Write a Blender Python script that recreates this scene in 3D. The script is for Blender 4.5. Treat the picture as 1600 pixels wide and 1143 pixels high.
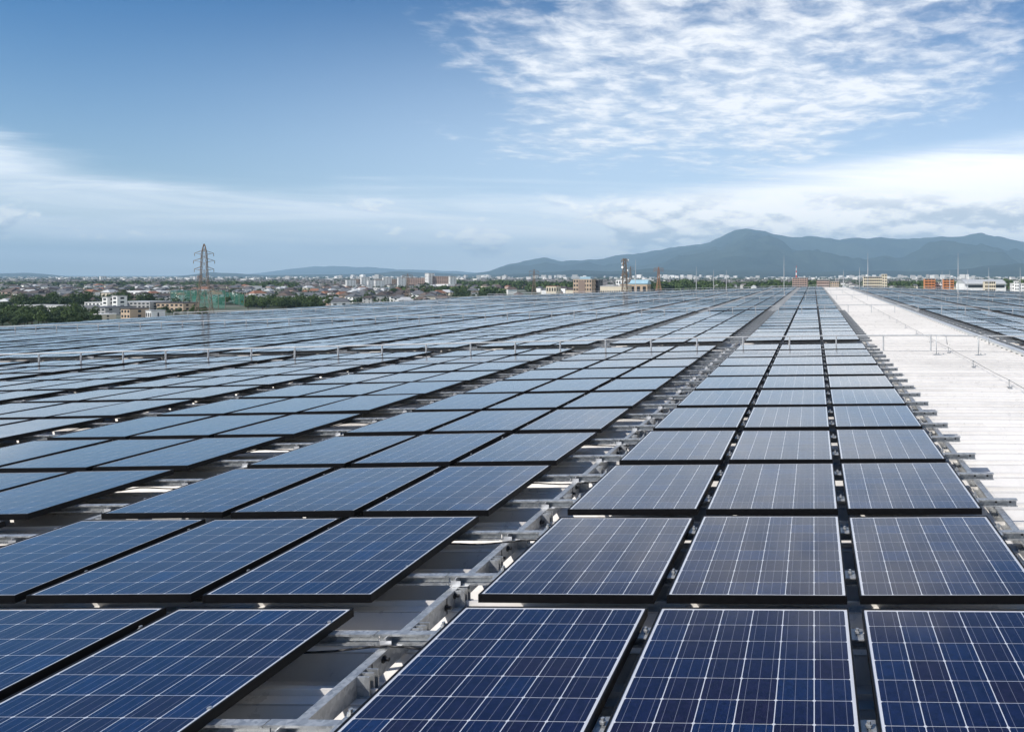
import bpy, math, random
import numpy as np
from mathutils import Vector, Matrix
R = math.radians
random.seed(7); rng = np.random.default_rng(7)
scene = bpy.context.scene
C = scene.collection
for o in list(bpy.data.objects): bpy.data.objects.remove(o)

# ------------------------------------------------------------------ camera
FPX, CX, CY = 1130.7, 1214.1, 430.0          # focal length and optical axis in pixels of a 1600 wide frame
YAW = 0.05055
ZR = 22.0                                    # height of the panel plane above the town
CAMZ = ZR + 1.744
cam = bpy.data.cameras.new('camera'); camo = bpy.data.objects.new('camera', cam); C.objects.link(camo)
cam.sensor_width = 36; cam.lens = 36*FPX/1600
cam.shift_x = (800-CX)/1600; cam.shift_y = -(571.5-CY)/1600
cam.clip_start = .05; cam.clip_end = 200000
camo.location = (0, 0, CAMZ); camo.rotation_euler = (R(90), 0, YAW)
scene.camera = camo

# ------------------------------------------------------------------ sun and sky
SUN_EL, SUN_AZ = R(41), R(47)                # azimuth: to the left of straight behind the camera
sdir = Vector((-math.sin(SUN_AZ)*math.cos(SUN_EL), -math.cos(SUN_AZ)*math.cos(SUN_EL), math.sin(SUN_EL)))
sun = bpy.data.lights.new('sun', 'SUN'); sun.energy = 5.0; sun.angle = R(.53); sun.color = (1, .955, .89)
suno = bpy.data.objects.new('sun', sun); C.objects.link(suno)
suno.rotation_euler = sdir.to_track_quat('Z', 'Y').to_euler(); suno.location = (-20, -20, 60)

scene.view_settings.view_transform = 'Standard'; scene.view_settings.look = 'None'
scene.view_settings.exposure = 0.15; scene.view_settings.gamma = 1

world = bpy.data.worlds.new('World'); scene.world = world; world.use_nodes = True

class NT:
    """small helper for node trees"""
    def __init__(s, tree): s.t = tree; s.n = tree.nodes; s.l = tree.links
    def node(s, typ, **kw):
        n = s.n.new(typ)
        for k, v in kw.items(): setattr(n, k, v)
        return n
    def put(s, sock, v):
        if hasattr(v, 'is_output') or isinstance(v, bpy.types.NodeSocket): s.l.new(v, sock)
        elif v is not None: sock.default_value = v
    def math(s, op, a, b=None, c=None, clamp=False):
        n = s.node('ShaderNodeMath', operation=op, use_clamp=clamp)
        s.put(n.inputs[0], a)
        if b is not None: s.put(n.inputs[1], b)
        if c is not None: s.put(n.inputs[2], c)
        return n.outputs[0]
    def comb(s, x, y, z=0.0):
        n = s.node('ShaderNodeCombineXYZ')
        for i, v in enumerate((x, y, z)): s.put(n.inputs[i], v)
        return n.outputs[0]
    def sep(s, v):
        n = s.node('ShaderNodeSeparateXYZ'); s.put(n.inputs[0], v); return n.outputs
    def noise(s, vec, scale, detail=4, rough=.55, dist=0.0):
        n = s.node('ShaderNodeTexNoise'); s.put(n.inputs['Vector'], vec)
        n.inputs['Scale'].default_value = scale; n.inputs['Detail'].default_value = detail
        n.inputs['Roughness'].default_value = rough; n.inputs['Distortion'].default_value = dist
        return n.outputs['Fac']
    def mapr(s, v, a, b, c=0.0, d=1.0, smooth=True):
        n = s.node('ShaderNodeMapRange', interpolation_type='SMOOTHSTEP' if smooth else 'LINEAR', clamp=True)
        for i, q in enumerate((v, a, b, c, d)): s.put(n.inputs[i], q)
        return n.outputs[0]
    def mix(s, f, a, b):
        n = s.node('ShaderNodeMix', data_type='RGBA'); s.put(n.inputs[0], f)
        s.put(n.inputs[6], a if not isinstance(a, tuple) else (*a[:3], 1)); s.put(n.inputs[7], b if not isinstance(b, tuple) else (*b[:3], 1))
        return n.outputs[2]
    def ramp(s, f, stops):
        n = s.node('ShaderNodeValToRGB'); s.put(n.inputs[0], f)
        e = n.color_ramp.elements
        while len(e) < len(stops): e.new(.5)
        for q, (p, c) in zip(e, stops): q.position = p; q.color = (*c, 1)
        return n.outputs[0]

w = NT(world.node_tree); w.n.clear()
out = w.node('ShaderNodeOutputWorld'); bg = w.node('ShaderNodeBackground'); bg.inputs[1].default_value = .12
w.l.new(bg.outputs[0], out.inputs[0])
sky = w.node('ShaderNodeTexSky', sky_type='NISHITA'); sky.sun_disc = False
sky.sun_elevation = SUN_EL; sky.sun_rotation = math.atan2(sdir.x, sdir.y)
sky.altitude = 60; sky.air_density = 1.0; sky.dust_density = .1; sky.ozone_density = 2.6
tc = w.node('ShaderNodeTexCoord')
dx, dy, dz = w.sep(tc.outputs['Generated'])
ady = w.math('MAXIMUM', w.math('ABSOLUTE', dy), .22)
S = w.math('DIVIDE', dx, ady); T = w.math('DIVIDE', dz, ady)         # tangent of azimuth, of elevation
zz = w.math('ADD', w.math('MAXIMUM', dz, 0.0), .06)
plane = w.comb(w.math('DIVIDE', dx, zz), w.math('DIVIDE', dy, zz))   # a flat cloud layer overhead
# high altocumulus sheet
px_, py_ = w.math('DIVIDE', dx, zz), w.math('DIVIDE', dy, zz)
m1x = w.math('DIVIDE', w.math('ADD', S, .10), .50)
m1y = w.math('DIVIDE', w.math('SUBTRACT', w.math('SUBTRACT', T, .335), w.math('MULTIPLY', S, .12)), .20)
rad = w.math('ADD', w.math('MULTIPLY', m1x, m1x), w.math('MULTIPLY', m1y, m1y))
maskA = w.mapr(rad, .1, 1.5, 1.0, 0.0)
nA = w.noise(w.comb(px_, w.math('MULTIPLY', py_, 1.1), 3.1), 6.5, 9, .60, .25)
nB = w.noise(w.comb(w.math('ADD', px_, w.math('MULTIPLY', py_, .35)), w.math('MULTIPLY', py_, .8), 9.0), 1.1, 6, .58, .3)
dens = w.math('ADD', w.math('MULTIPLY', nA, .42), w.math('MULTIPLY', nB, .58))
thr = w.math('SUBTRACT', .68, w.math('MULTIPLY', maskA, .235))
A = w.math('MULTIPLY', w.mapr(w.math('SUBTRACT', dens, thr), -.08, .16), w.mapr(maskA, .0, .25))
A = w.math('MULTIPLY', A, .9)
# veil of cirrus low over the horizon
S2 = w.math('MULTIPLY', S, S)
top = w.math('ADD', w.math('ADD', .122, w.math('MULTIPLY', w.math('MULTIPLY', S2, S2), .05)), w.math('MULTIPLY', w.math('MAXIMUM', w.math('ADD', S, .25), 0.0), .14))
streak = w.noise(w.comb(w.math('MULTIPLY', S, 2.2), w.math('MULTIPLY', w.math('ADD', T, w.math('MULTIPLY', S, .035)), 30.0), 1.7), 1.0, 7, .6, .4)
tv = w.math('ADD', w.math('SUBTRACT', top, T), w.math('MULTIPLY', w.math('SUBTRACT', streak, .5), .09))
V = w.mapr(tv, -.012, .05)
V = w.math('MULTIPLY', V, w.mapr(streak, .32, .66, w.mapr(S, -.5, .1, .46, .92), 1.0))
# puffs of cumulus over the hills
puff = w.noise(w.comb(w.math('MULTIPLY', S, 9.0), w.math('MULTIPLY', T, 24.0), 4.4), 1.0, 7, .58, .1)
big = w.noise(w.comb(w.math('MULTIPLY', S, 3.0), w.math('MULTIPLY', T, 5.0), 8.0), 1.0, 2)
zone = w.math('MULTIPLY', w.mapr(T, .012, .035), w.mapr(T, .085, .125, 1.0, 0.0))
pz = w.math('ADD', w.math('MULTIPLY', w.mapr(S, -.85, .1), .20), w.math('MULTIPLY', w.math('SUBTRACT', big, .5), .25))
pd = w.math('SUBTRACT', w.math('ADD', puff, pz), .545)
P = w.math('MULTIPLY', w.mapr(pd, 0.0, .09), zone)
puff_up = w.noise(w.comb(w.math('MULTIPLY', S, 9.0), w.math('MULTIPLY', w.math('ADD', T, .012), 24.0), 4.4), 1.0, 7, .58, .1)
shade = w.mapr(w.math('SUBTRACT', puff_up, puff), -.10, .10, 0.0, 1.0)
pcol = w.mix(shade, (11.5, 11.2, 10.8), (5.0, 5.6, 6.4))
hs = w.node('ShaderNodeHueSaturation'); hs.inputs['Hue'].default_value = .507; hs.inputs['Saturation'].default_value = 1.5; hs.inputs['Value'].default_value = .72; w.l.new(sky.outputs[0], hs.inputs['Color'])
thin = w.math('MULTIPLY', w.mapr(T, .02, .48, 1.0, 0.0), w.mapr(S, -1.15, -.2, .22, .72))
base_sky = w.mix(thin, hs.outputs[0], (6.9, 8.3, 10.0))
col = w.mix(V, base_sky, w.mix(w.mapr(S, -.7, .2), (9.0, 9.4, 9.9), (11.2, 11.0, 10.8)))
col = w.mix(A, col, w.mix(w.mapr(nA, .38, .62), (6.6, 7.1, 7.9), (8.7, 8.8, 9.0)))
col = w.mix(w.math('MULTIPLY', P, .85), col, pcol)
w.l.new(col, bg.inputs[0])

# ------------------------------------------------------------------ materials
def new_mat(name):
    m = bpy.data.materials.new(name); m.use_nodes = True
    t = NT(m.node_tree); b = t.n['Principled BSDF']
    return m, t, b
def plain(name, colr, rough=.6, metal=0.0, var=.12, scale=6.0, bump=0.0, coat=0.0, island=0.0):
    m, t, b = new_mat(name)
    tc = t.node('ShaderNodeTexCoord'); v = tc.outputs['Object']
    n = t.noise(v, scale, 5, .6)
    dark = tuple(c*(1-var) for c in colr); light = tuple(min(1, c*(1+var)) for c in colr)
    base = t.mix(t.mapr(n, .3, .7), dark, light)
    if island:
        g = t.node('ShaderNodeNewGeometry'); oi = t.node('ShaderNodeObjectInfo')
        rr = t.math('FRACT', t.math('ADD', g.outputs['Random Per Island'], oi.outputs['Random']))
        hs = t.node('ShaderNodeHueSaturation'); t.put(hs.inputs['Value'], t.mapr(rr, 0.0, 1.0, 1-island, 1+island, False)); t.put(hs.inputs['Color'], base)
        base = hs.outputs[0]
    t.put(b.inputs['Base Color'], base)
    t.put(b.inputs['Roughness'], t.mapr(n, .25, .75, max(.02, rough-.08), min(1, rough+.08)))
    b.inputs['Metallic'].default_value = metal
    b.inputs['Coat Weight'].default_value = coat
    if bump:
        bn = t.node('ShaderNodeBump'); bn.inputs['Strength'].default_value = bump; bn.inputs['Distance'].default_value = .01
        t.put(bn.inputs['Height'], n); t.put(b.inputs['Normal'], bn.outputs[0])
    return m

M = {}
M['frame'] = plain('black_anodised_frame', (.0045, .0045, .0055), .5, 0, .2, 30); M['frame'].node_tree.nodes['Principled BSDF'].inputs['Specular IOR Level'].default_value = .18
M['steel'] = None
def steel():
    m, t, b = new_mat('galvanised_steel')
    tc = t.node('ShaderNodeTexCoord')
    v = t.node('ShaderNodeTexVoronoi'); t.put(v.inputs['Vector'], tc.outputs['Object']); v.inputs['Scale'].default_value = 55
    n = t.noise(tc.outputs['Object'], 7, 5)
    f = t.math('ADD', t.math('MULTIPLY', v.outputs['Color'], .5), t.math('MULTIPLY', n, .5))
    t.put(b.inputs['Base Color'], t.mix(t.mapr(f, .25, .75), (.36, .37, .375), (.56, .57, .57)))
    t.put(b.inputs['Roughness'], t.mapr(f, .2, .8, .36, .55)); b.inputs['Metallic'].default_value = .65
    return m
M['steel'] = steel()
M['bolt'] = plain('dark_bolt_steel', (.05, .05, .05), .45, .7)
M['bright'] = plain('bright_zinc', (.72, .72, .72), .35, .5)
M['cable'] = plain('black_cable_sheath', (.012, .012, .013), .5)
M['rail'] = plain('galvanised_handrail', (.52, .53, .53), .45, .25, .08, 9)
M['conduit'] = plain('grey_painted_duct', (.55, .56, .55), .5, .2, .1, 3)
def roofwhite():
    m, t, b = new_mat('white_painted_roof_sheet')
    tc = t.node('ShaderNodeTexCoord'); p = tc.outputs['Object']
    g = t.node('ShaderNodeNewGeometry')
    n1 = t.noise(g.outputs['Position'], .35, 5, .6); n2 = t.noise(g.outputs['Position'], 6, 6, .65)
    x, y, z = t.sep(g.outputs['Position'])
    runs = t.noise(t.comb(t.math('MULTIPLY', x, .5), t.math('MULTIPLY', y, 14.0), z), 1.0, 4)
    oi = t.node('ShaderNodeObjectInfo')
    f = t.math('ADD', t.math('MULTIPLY', n1, .4), t.math('ADD', t.math('MULTIPLY', n2, .3), t.math('MULTIPLY', runs, .3)))
    f = t.math('ADD', f, t.math('MULTIPLY', t.math('SUBTRACT', oi.outputs['Random'], .5), .10))
    t.put(b.inputs['Base Color'], t.mix(t.mapr(f, .32, .62), (.60, .578, .552), (.73, .706, .675)))
    t.put(b.inputs['Roughness'], t.mapr(n2, .3, .7, .26, .4)); b.inputs['Metallic'].default_value = .08
    return m
M['roof'] = roofwhite()
M['backsheet'] = plain('white_backsheet_under_glass', (.58, .59, .62), .3, 0, .05, 4, coat=1.0)

def cell_shade(t, b, rnd, u, v, vec):
    """polycrystalline silicon: colour differs from cell to cell, silver busbars, glass on top"""
    wn = t.node('ShaderNodeTexWhiteNoise', noise_dimensions='1D'); t.put(wn.inputs['W'], t.math('MULTIPLY', rnd, 391.7))
    base = t.ramp(wn.outputs['Value'], [(0, (.0110, .0080, .024)), (.3, (.0088, .0084, .028)), (.65, (.0074, .0098, .036)), (.9, (.0066, .0130, .048)), (1, (.0066, .0175, .064))])
    vo = t.node('ShaderNodeTexVoronoi'); t.put(vo.inputs['Vector'], vec); vo.inputs['Scale'].default_value = 60
    hs = t.node('ShaderNodeHueSaturation'); t.put(hs.inputs['Color'], base)
    t.put(hs.inputs['Value'], t.mapr(t.sep(vo.outputs['Color'])[0], 0.0, 1.0, .75, 1.3, False))
    base = hs.outputs[0]
    tri = t.math('ABSOLUTE', t.math('SUBTRACT', t.math('FRACT', t.math('MULTIPLY', u, 3.0)), .5))
    bus = t.math('LESS_THAN', tri, .018)
    dn = t.noise(vec, 1.7, 6, .7)
    base = t.mix(t.mapr(dn, .45, .85, 0.0, .05), base, (.16, .155, .15))
    return t.mix(t.math('MULTIPLY', bus, .5), base, (.30, .31, .36))
def glass_coat(t, b):
    b.inputs['Roughness'].default_value = .18; b.inputs['Specular IOR Level'].default_value = .17
    b.inputs['Coat Weight'].default_value = 1.0; b.inputs['Coat IOR'].default_value = 1.38
    tc = t.node('ShaderNodeNewGeometry')
    t.put(b.inputs['Coat Roughness'], t.mapr(t.noise(tc.outputs['Position'], 2.5, 5, .65), .3, .7, .05, .11))
def cellmat():
    m, t, b = new_mat('polycrystalline_cell')
    g = t.node('ShaderNodeNewGeometry'); oi = t.node('ShaderNodeObjectInfo'); uv = t.node('ShaderNodeUVMap'); uv.uv_map = 'uv'
    u, v, _ = t.sep(uv.outputs[0])
    rnd = t.math('FRACT', t.math('ADD', t.math('MULTIPLY', g.outputs['Random Per Island'], 3.7), oi.outputs['Random']))
    t.put(b.inputs['Base Color'], cell_shade(t, b, rnd, u, v, g.outputs['Position'])); glass_coat(t, b)
    return m
M['cell'] = cellmat()
def farmat():
    m, t, b = new_mat('polycrystalline_module_far')
    uv = t.node('ShaderNodeUVMap'); uv.uv_map = 'uv'; g = t.node('ShaderNodeNewGeometry')
    u, v, _ = t.sep(uv.outputs[0])
    cu = t.math('MULTIPLY', u, 6.0); cv = t.math('MULTIPLY', v, 8.0)
    fu = t.math('FRACT', cu); fv = t.math('FRACT', cv)
    idx = t.math('ADD', t.math('ADD', t.math('FLOOR', cu), t.math('MULTIPLY', t.math('FLOOR', cv), 7.13)), t.math('MULTIPLY', g.outputs['Random Per Island'], 97.3))
    base = cell_shade(t, b, t.math('FRACT', t.math('MULTIPLY', idx, .61803)), fu, fv, g.outputs['Position'])
    gu = t.math('GREATER_THAN', t.math('ABSOLUTE', t.math('SUBTRACT', fu, .5)), .485)
    gv = t.math('GREATER_THAN', t.math('ABSOLUTE', t.math('SUBTRACT', fv, .5)), .49)
    t.put(b.inputs['Base Color'], t.mix(t.math('MAXIMUM', gu, gv), base, (.55, .56, .6))); glass_coat(t, b)
    return m
M['far'] = farmat()

def tag(o, label=None, cat=None, group=None, kind=None):
    if label: o['label'] = label
    if cat: o['category'] = cat
    if group: o['group'] = group
    if kind: o['kind'] = kind
    return o
def empty(name, loc=(0, 0, 0), rot=(0, 0, 0), parent=None):
    o = bpy.data.objects.new(name, None); C.objects.link(o); o.location = loc; o.rotation_euler = rot; o.empty_display_size = .1
    if parent: o.parent = parent
    return o
def inst(name, me, parent=None, loc=(0, 0, 0), rot=(0, 0, 0), sc=None):
    o = bpy.data.objects.new(name, me); C.objects.link(o); o.location = loc; o.rotation_euler = rot
    if sc: o.scale = sc
    if parent: o.parent = parent
    return o

class MB:
    def __init__(s): s.v = []; s.f = []; s.m = []; s.uv = []
    def quad(s, a, b, c, d, m=0, uv=None):
        i = len(s.v); s.v += [tuple(a), tuple(b), tuple(c), tuple(d)]; s.f.append((i, i+1, i+2, i+3)); s.m.append(m)
        s.uv.append(uv or ((0, 0), (1, 0), (1, 1), (0, 1)))
    def face(s, pts, m=0):
        i = len(s.v); s.v += [tuple(p) for p in pts]; s.f.append(tuple(range(i, i+len(pts)))); s.m.append(m); s.uv.append(((0, 0),)*len(pts))
    def box(s, x0, x1, y0, y1, z0, z1, m=0, mt=None):
        i = len(s.v)
        s.v += [(x0, y0, z0), (x1, y0, z0), (x1, y1, z0), (x0, y1, z0), (x0, y0, z1), (x1, y0, z1), (x1, y1, z1), (x0, y1, z1)]
        for k, q in enumerate(((0, 3, 2, 1), (4, 5, 6, 7), (0, 1, 5, 4), (1, 2, 6, 5), (2, 3, 7, 6), (3, 0, 4, 7))):
            s.f.append(tuple(i+j for j in q)); s.m.append(mt if (mt is not None and k == 1) else m); s.uv.append(((0, 0), (1, 0), (1, 1), (0, 1)))
    def bar(s, p, q, r, n=4, m=0):
        p = Vector(p); q = Vector(q); d = (q-p).normalized()
        a = d.cross(Vector((0, 0, 1)) if abs(d.z) < .9 else Vector((1, 0, 0))).normalized(); b = d.cross(a)
        i = len(s.v)
        for e in (p, q):
            for k in range(n):
                t = 2*math.pi*(k+.5)/n; s.v.append(tuple(e + a*(r*math.cos(t)) + b*(r*math.sin(t))))
        for k in range(n):
            l = (k+1) % n; s.f.append((i+k, i+l, i+n+l, i+n+k)); s.m.append(m); s.uv.append(((0, 0), (1, 0), (1, 1), (0, 1)))
        s.f.append(tuple(i+k for k in range(n-1, -1, -1))); s.m.append(m); s.uv.append(((0, 0),)*n)
        s.f.append(tuple(i+n+k for k in range(n))); s.m.append(m); s.uv.append(((0, 0),)*n)
    def tube(s, pts, r, n=8, m=0):
        for p, q in zip(pts[:-1], pts[1:]): s.bar(p, q, r, n, m)
    def cone(s, p, q, r0, r1, n=7, m=0):
        p = Vector(p); q = Vector(q); d = (q-p).normalized()
        a = d.cross(Vector((0, 0, 1)) if abs(d.z) < .9 else Vector((1, 0, 0))).normalized(); b = d.cross(a); i = len(s.v)
        for e, r in ((p, r0), (q, r1)):
            for k in range(n):
                t = 2*math.pi*k/n; s.v.append(tuple(e + a*(r*math.cos(t)) + b*(r*math.sin(t))))
        for k in range(n):
            l = (k+1) % n; s.f.append((i+k, i+l, i+n+l, i+n+k)); s.m.append(m); s.uv.append(((0, 0),)*4)
        s.f.append(tuple(i+n+k for k in range(n))); s.m.append(m); s.uv.append(((0, 0),)*n)
    def mesh(s, name, mats, smooth=False):
        me = bpy.data.meshes.new(name); me.from_pydata(s.v, [], s.f)
        for mm in (mats if isinstance(mats, (list, tuple)) else [mats]): me.materials.append(mm)
        me.polygons.foreach_set('material_index', s.m)
        ul = me.uv_layers.new(name='uv'); ul.data.foreach_set('uv', [c for f in s.uv for p in f for c in p])
        if smooth: me.polygons.foreach_set('use_smooth', [True]*len(s.f))
        me.update(); return me
    def build(s, name, mats, parent=None, loc=(0, 0, 0), rot=(0, 0, 0), smooth=False):
        return inst(name, s.mesh(name, mats, smooth), parent, loc, rot)

# ------------------------------------------------------------------ layout of the roof
PW, PD, PG, PT = .994, 1.318, .069, .046      # panel width, depth, gap in a block, frame height
GW = 3*PW+2*PG                                # a block is three panels wide
GP = 3.7365; X0 = -1.8744                     # block pitch, left edge of the block by the walkway
RP, D0, BAY, NR, NB = 1.472, 1.014, 18.66, 12, 6
RX = 5.62                                     # left edge of the first block right of the walkway
def zr(X): return ZR - .0295*(math.sqrt((X-3)**2+16)-5)
blocks = [('L', j, X0-j*GP) for j in range(14)] + [('R', j, RX+j*GP) for j in range(8)]
XL, XRt = X0-13*GP-1.2, RX+7*GP+GW+1.2
YEND = NB*BAY+1.6
PUR = (.36, 1.11)                             # purlins under a panel
Z_PT, Z_BT, Z_RT, Z_TR = -.046, -.106, -.206, -.326   # purlin top, beam top, rib top, trough
def project(p):
    c, s = math.cos(YAW), math.sin(YAW)
    xx = p[0]*c+p[1]*s; yy = -p[0]*s+p[1]*c
    return CX+FPX*xx/yy, CY-FPX*(p[2]-CAMZ)/yy, yy

# ------------------------------------------------------------------ ground
def ground_mat():
    m, t, b = new_mat('town_ground')
    g = t.node('ShaderNodeNewGeometry'); p = g.outputs['Position']
    n = t.noise(p, .012, 6, .6); n2 = t.noise(p, .0016, 4, .6)
    c = t.mix(t.mapr(n, .42, .56), (.045, .07, .028), (.15, .145, .13))
    t.put(b.inputs['Base Color'], t.mix(t.mapr(n2, .45, .6), c, (.05, .075, .03))); b.inputs['Roughness'].default_value = .9
    return m
M['ground'] = ground_mat()
g = MB()
xs = [-60000, -20000, -6000, -2000, -600, 0, 600, 2000, 6000, 20000, 60000]
for a, b_ in zip(xs[:-1], xs[1:]):
    for c_, d_ in zip(xs[:-1], xs[1:]): g.quad((a, c_, 0), (b_, c_, 0), (b_, d_, 0), (a, d_, 0))
tag(g.build('ground', M['ground']), kind='structure')

# ------------------------------------------------------------------ the factory and its folded roof sheets
fac = MB()
M['facwall'] = plain('factory_wall_cladding', (.55, .56, .56), .6, 0, .06, .6)
fac.box(XL+.4, XRt-.4, -60, YEND-.3, 0, zr(XL)-.75)
factory = fac.build('factory_roof', M['facwall'])
tag(factory, 'broad white ribbed factory roof carrying the solar panels', None, kind='structure')
RIB = BAY/40
def rib_sheet():
    b = MB(); prof = [(0, Z_RT), (.066, Z_RT), (.067, Z_RT+.030), (.079, Z_RT+.030), (.080, Z_RT), (.15, Z_RT), (.215, Z_TR), (RIB-.065, Z_TR), (RIB-.004, Z_RT-.006)]
    xs = [XL]
    x = XL
    while x < XRt-.01: x = min(x+1.85, XRt); xs.append(x)
    for a, c in zip(xs[:-1], xs[1:]):
        za, zc = zr(a), zr(c)
        for (y0, z0), (y1, z1) in zip(prof[:-1], prof[1:]):
            b.quad((a, y0, za+z0), (c, y0, zc+z0), (c, y1, zc+z1), (a, y1, za+z1))
    # bottom skirt closing the sheet's near edge
    for a, c in zip(xs[:-1], xs[1:]): b.quad((a, 0, zr(a)+Z_RT-.02), (c, 0, zr(c)+Z_RT-.02), (c, 0, zr(c)+Z_RT), (a, 0, zr(a)+Z_RT))
    return b.mesh('roof_sheet', M['roof'])
rsm = rib_sheet()
for k in range(-22, int(YEND/RIB)+1): inst('roof_sheet', rsm, factory, (0, k*RIB, 0))
e = MB()
e.box(XL-.16, XL+.02, -10.2, YEND, zr(XL)-.75, zr(XL)-.10); e.build('eave_trim', M['roof'], factory)
e = MB(); e.box(XRt-.02, XRt+.16, -10.2, YEND, zr(XRt)-.75, zr(XRt)-.10); e.build('eave_trim', M['roof'], factory)

# ------------------------------------------------------------------ solar panels
def frame_mesh():
    b = MB(); l = .009
    b.box(0, PW, 0, l, -PT, 0); b.box(0, PW, PD-l, PD, -PT, 0); b.box(0, l, l, PD-l, -PT, 0); b.box(PW-l, PW, l, PD-l, -PT, 0)
    b.box(l, PW-l, l, l+.02, -PT, -PT+.002); b.box(l, PW-l, PD-l-.02, PD-l, -PT, -PT+.002)
    for x in (.012, PW-.012):                                  # corner screws
        b.bar((x, -.003, -.014), (x, .002, -.014), .0035, 6); b.bar((x, -.003, -.034), (x, .002, -.034), .0035, 6)
    return b.mesh('frame', M['frame'])
fm = frame_mesh()
b = MB(); b.box(.009, PW-.009, .009, PD-.009, -.012, -.004, 1, 0); lm = b.mesh('glass_laminate', [M['backsheet'], M['frame']])  # underside and edges made black to swallow light bounced beneath the panels
CWX, CWY = (PW-.018-.026)/6, (PD-.018-.026)/8
cgx, cgy = .0044, .0026
def cell_origin(i, j): return (.009+.013+i*CWX+cgx/2, .009+.013+j*CWY+cgy/2)
b = MB(); cw, ch = CWX-cgx, CWY-cgy; q = .006
# a cell with clipped corners
b.v = [(q, 0, 0), (cw-q, 0, 0), (cw, q, 0), (cw, ch-q, 0), (cw-q, ch, 0), (q, ch, 0), (0, ch-q, 0), (0, q, 0)]
b.f = [tuple(range(8))]; b.m = [0]; b.uv = [tuple((x/cw, y/ch) for x, y, _ in b.v)]
b.face([(0, 0, -.001), (0, ch, -.001), (cw, ch, -.001), (cw, 0, -.001)])
cm = b.mesh('cell', M['cell'])
b = MB()
for i in range(6):
    for j in range(8):
        ox, oy = cell_origin(i, j)
        b.face([(ox+q, oy, 0), (ox+cw-q, oy, 0), (ox+cw, oy+q, 0), (ox+cw, oy+ch-q, 0), (ox+cw-q, oy+ch, 0), (ox+q, oy+ch, 0), (ox, oy+ch-q, 0), (ox, oy+q, 0)])
        b.uv[-1] = tuple(((x-ox)/cw, (y-oy)/ch) for x, y, _ in b.v[-8:])
cam_mesh = b.mesh('cell_layer', M['cell'])

allp = []
for side, j, xl in blocks:
    zl, zrr = zr(xl), zr(xl+GW); sl = (zrr-zl)/GW
    for bay in range(NB):
        for k in range(NR):
            for i in range(3):
                x = xl+i*(PW+PG); y = D0+bay*BAY+k*RP
                allp.append((side, j, bay, k, i, x, y, zl+(x-xl)*sl, sl))
vis = []
for p in allp:
    us = [project((p[5]+a, p[6]+c, p[7])) for a in (0, PW) for c in (0, PD)]
    x0, x1 = min(u[0] for u in us), max(u[0] for u in us); y0, y1 = min(u[1] for u in us), max(u[1] for u in us)
    if p[6] > 1.5 and x1 > 2 and x0 < 1598 and y0 < 1140 and y1 > 0: vis.append((p, us[0][2]))
vis.sort(key=lambda t: t[1])
chosen = set(id(p) for p, _ in vis[:300])
ORD = ['first', 'second', 'third', 'fourth', 'fifth', 'sixth', 'seventh', 'eighth', 'ninth', 'tenth', 'eleventh', 'twelfth', 'thirteenth', 'fourteenth',
       'fifteenth', 'sixteenth', 'seventeenth', 'eighteenth', 'nineteenth', 'twentieth', 'twenty-first', 'twenty-second', 'twenty-third', 'twenty-fourth',
       'twenty-fifth', 'twenty-sixth', 'twenty-seventh', 'twenty-eighth', 'twenty-ninth', 'thirtieth'] + ['%d-th' % i for i in range(31, 60)]
far = MB()
for p in allp:
    side, j, bay, k, i, x, y, z, sl = p
    jit = (random.gauss(0, .0034), random.gauss(0, .0028))
    if id(p) in chosen:
        o = empty('solar_panel', (x, y, z), (jit[0], -math.atan(sl)+jit[1], 0))
        row = k if bay == 0 else k+1
        if side == 'L': colw = '%s column left of the white walkway' % ORD[j*3+(2-i)]
        else: colw = '%s column right of the white walkway' % ORD[j*3+i]
        if bay == 0: rw = '%s row from the front' % ORD[k-1]
        else: rw = '%s row beyond nearest railing' % ORD[k]
        tag(o, 'blue solar panel, %s, %s' % (rw, colw), 'solar panel', 'solar panels on the roof')
        inst('frame', fm, o); gl = inst('glass_laminate', lm, o)
        if bay == 0 and k <= 3:
            for ci in range(6):
                for cj in range(8):
                    ox, oy = cell_origin(ci, cj); inst('cell', cm, gl, (ox, oy, -.0037))
        else: inst('cell_layer', cam_mesh, gl, (0, 0, -.0037))
    else:
        zl_, zr_ = z, z+PW*sl; jy = jit[0]*PD
        far.box(x, x+PW, y, y+PD, 0, 0)
        n8 = len(far.v)-8
        for a, (xx, yy) in enumerate(((0, 0), (1, 0), (1, 1), (0, 1))):
            zt = (zl_, zr_)[xx]+jy*yy+jit[1]*PW*xx
            far.v[n8+a] = (far.v[n8+a][0], far.v[n8+a][1], zt-PT); far.v[n8+4+a] = (far.v[n8+4+a][0], far.v[n8+4+a][1], zt)
        l = .014
        t4 = [Vector(v) for v in far.v[n8+4:n8+8]]
        def at(u, v_): return (t4[0]*(1-u)*(1-v_)+t4[1]*u*(1-v_)+t4[2]*u*v_+t4[3]*(1-u)*v_)+Vector((0, 0, .003))
        eu, ev = l/PW, l/PD
        far.quad(at(eu, ev), at(1-eu, ev), at(1-eu, 1-ev), at(eu, 1-ev), 1)
fo = far.build('distant_solar_panels', [M['frame'], M['far']])
tag(fo, 'remaining rows of blue solar panels stretching to the far roof edge', 'solar panels', kind='stuff')

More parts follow.
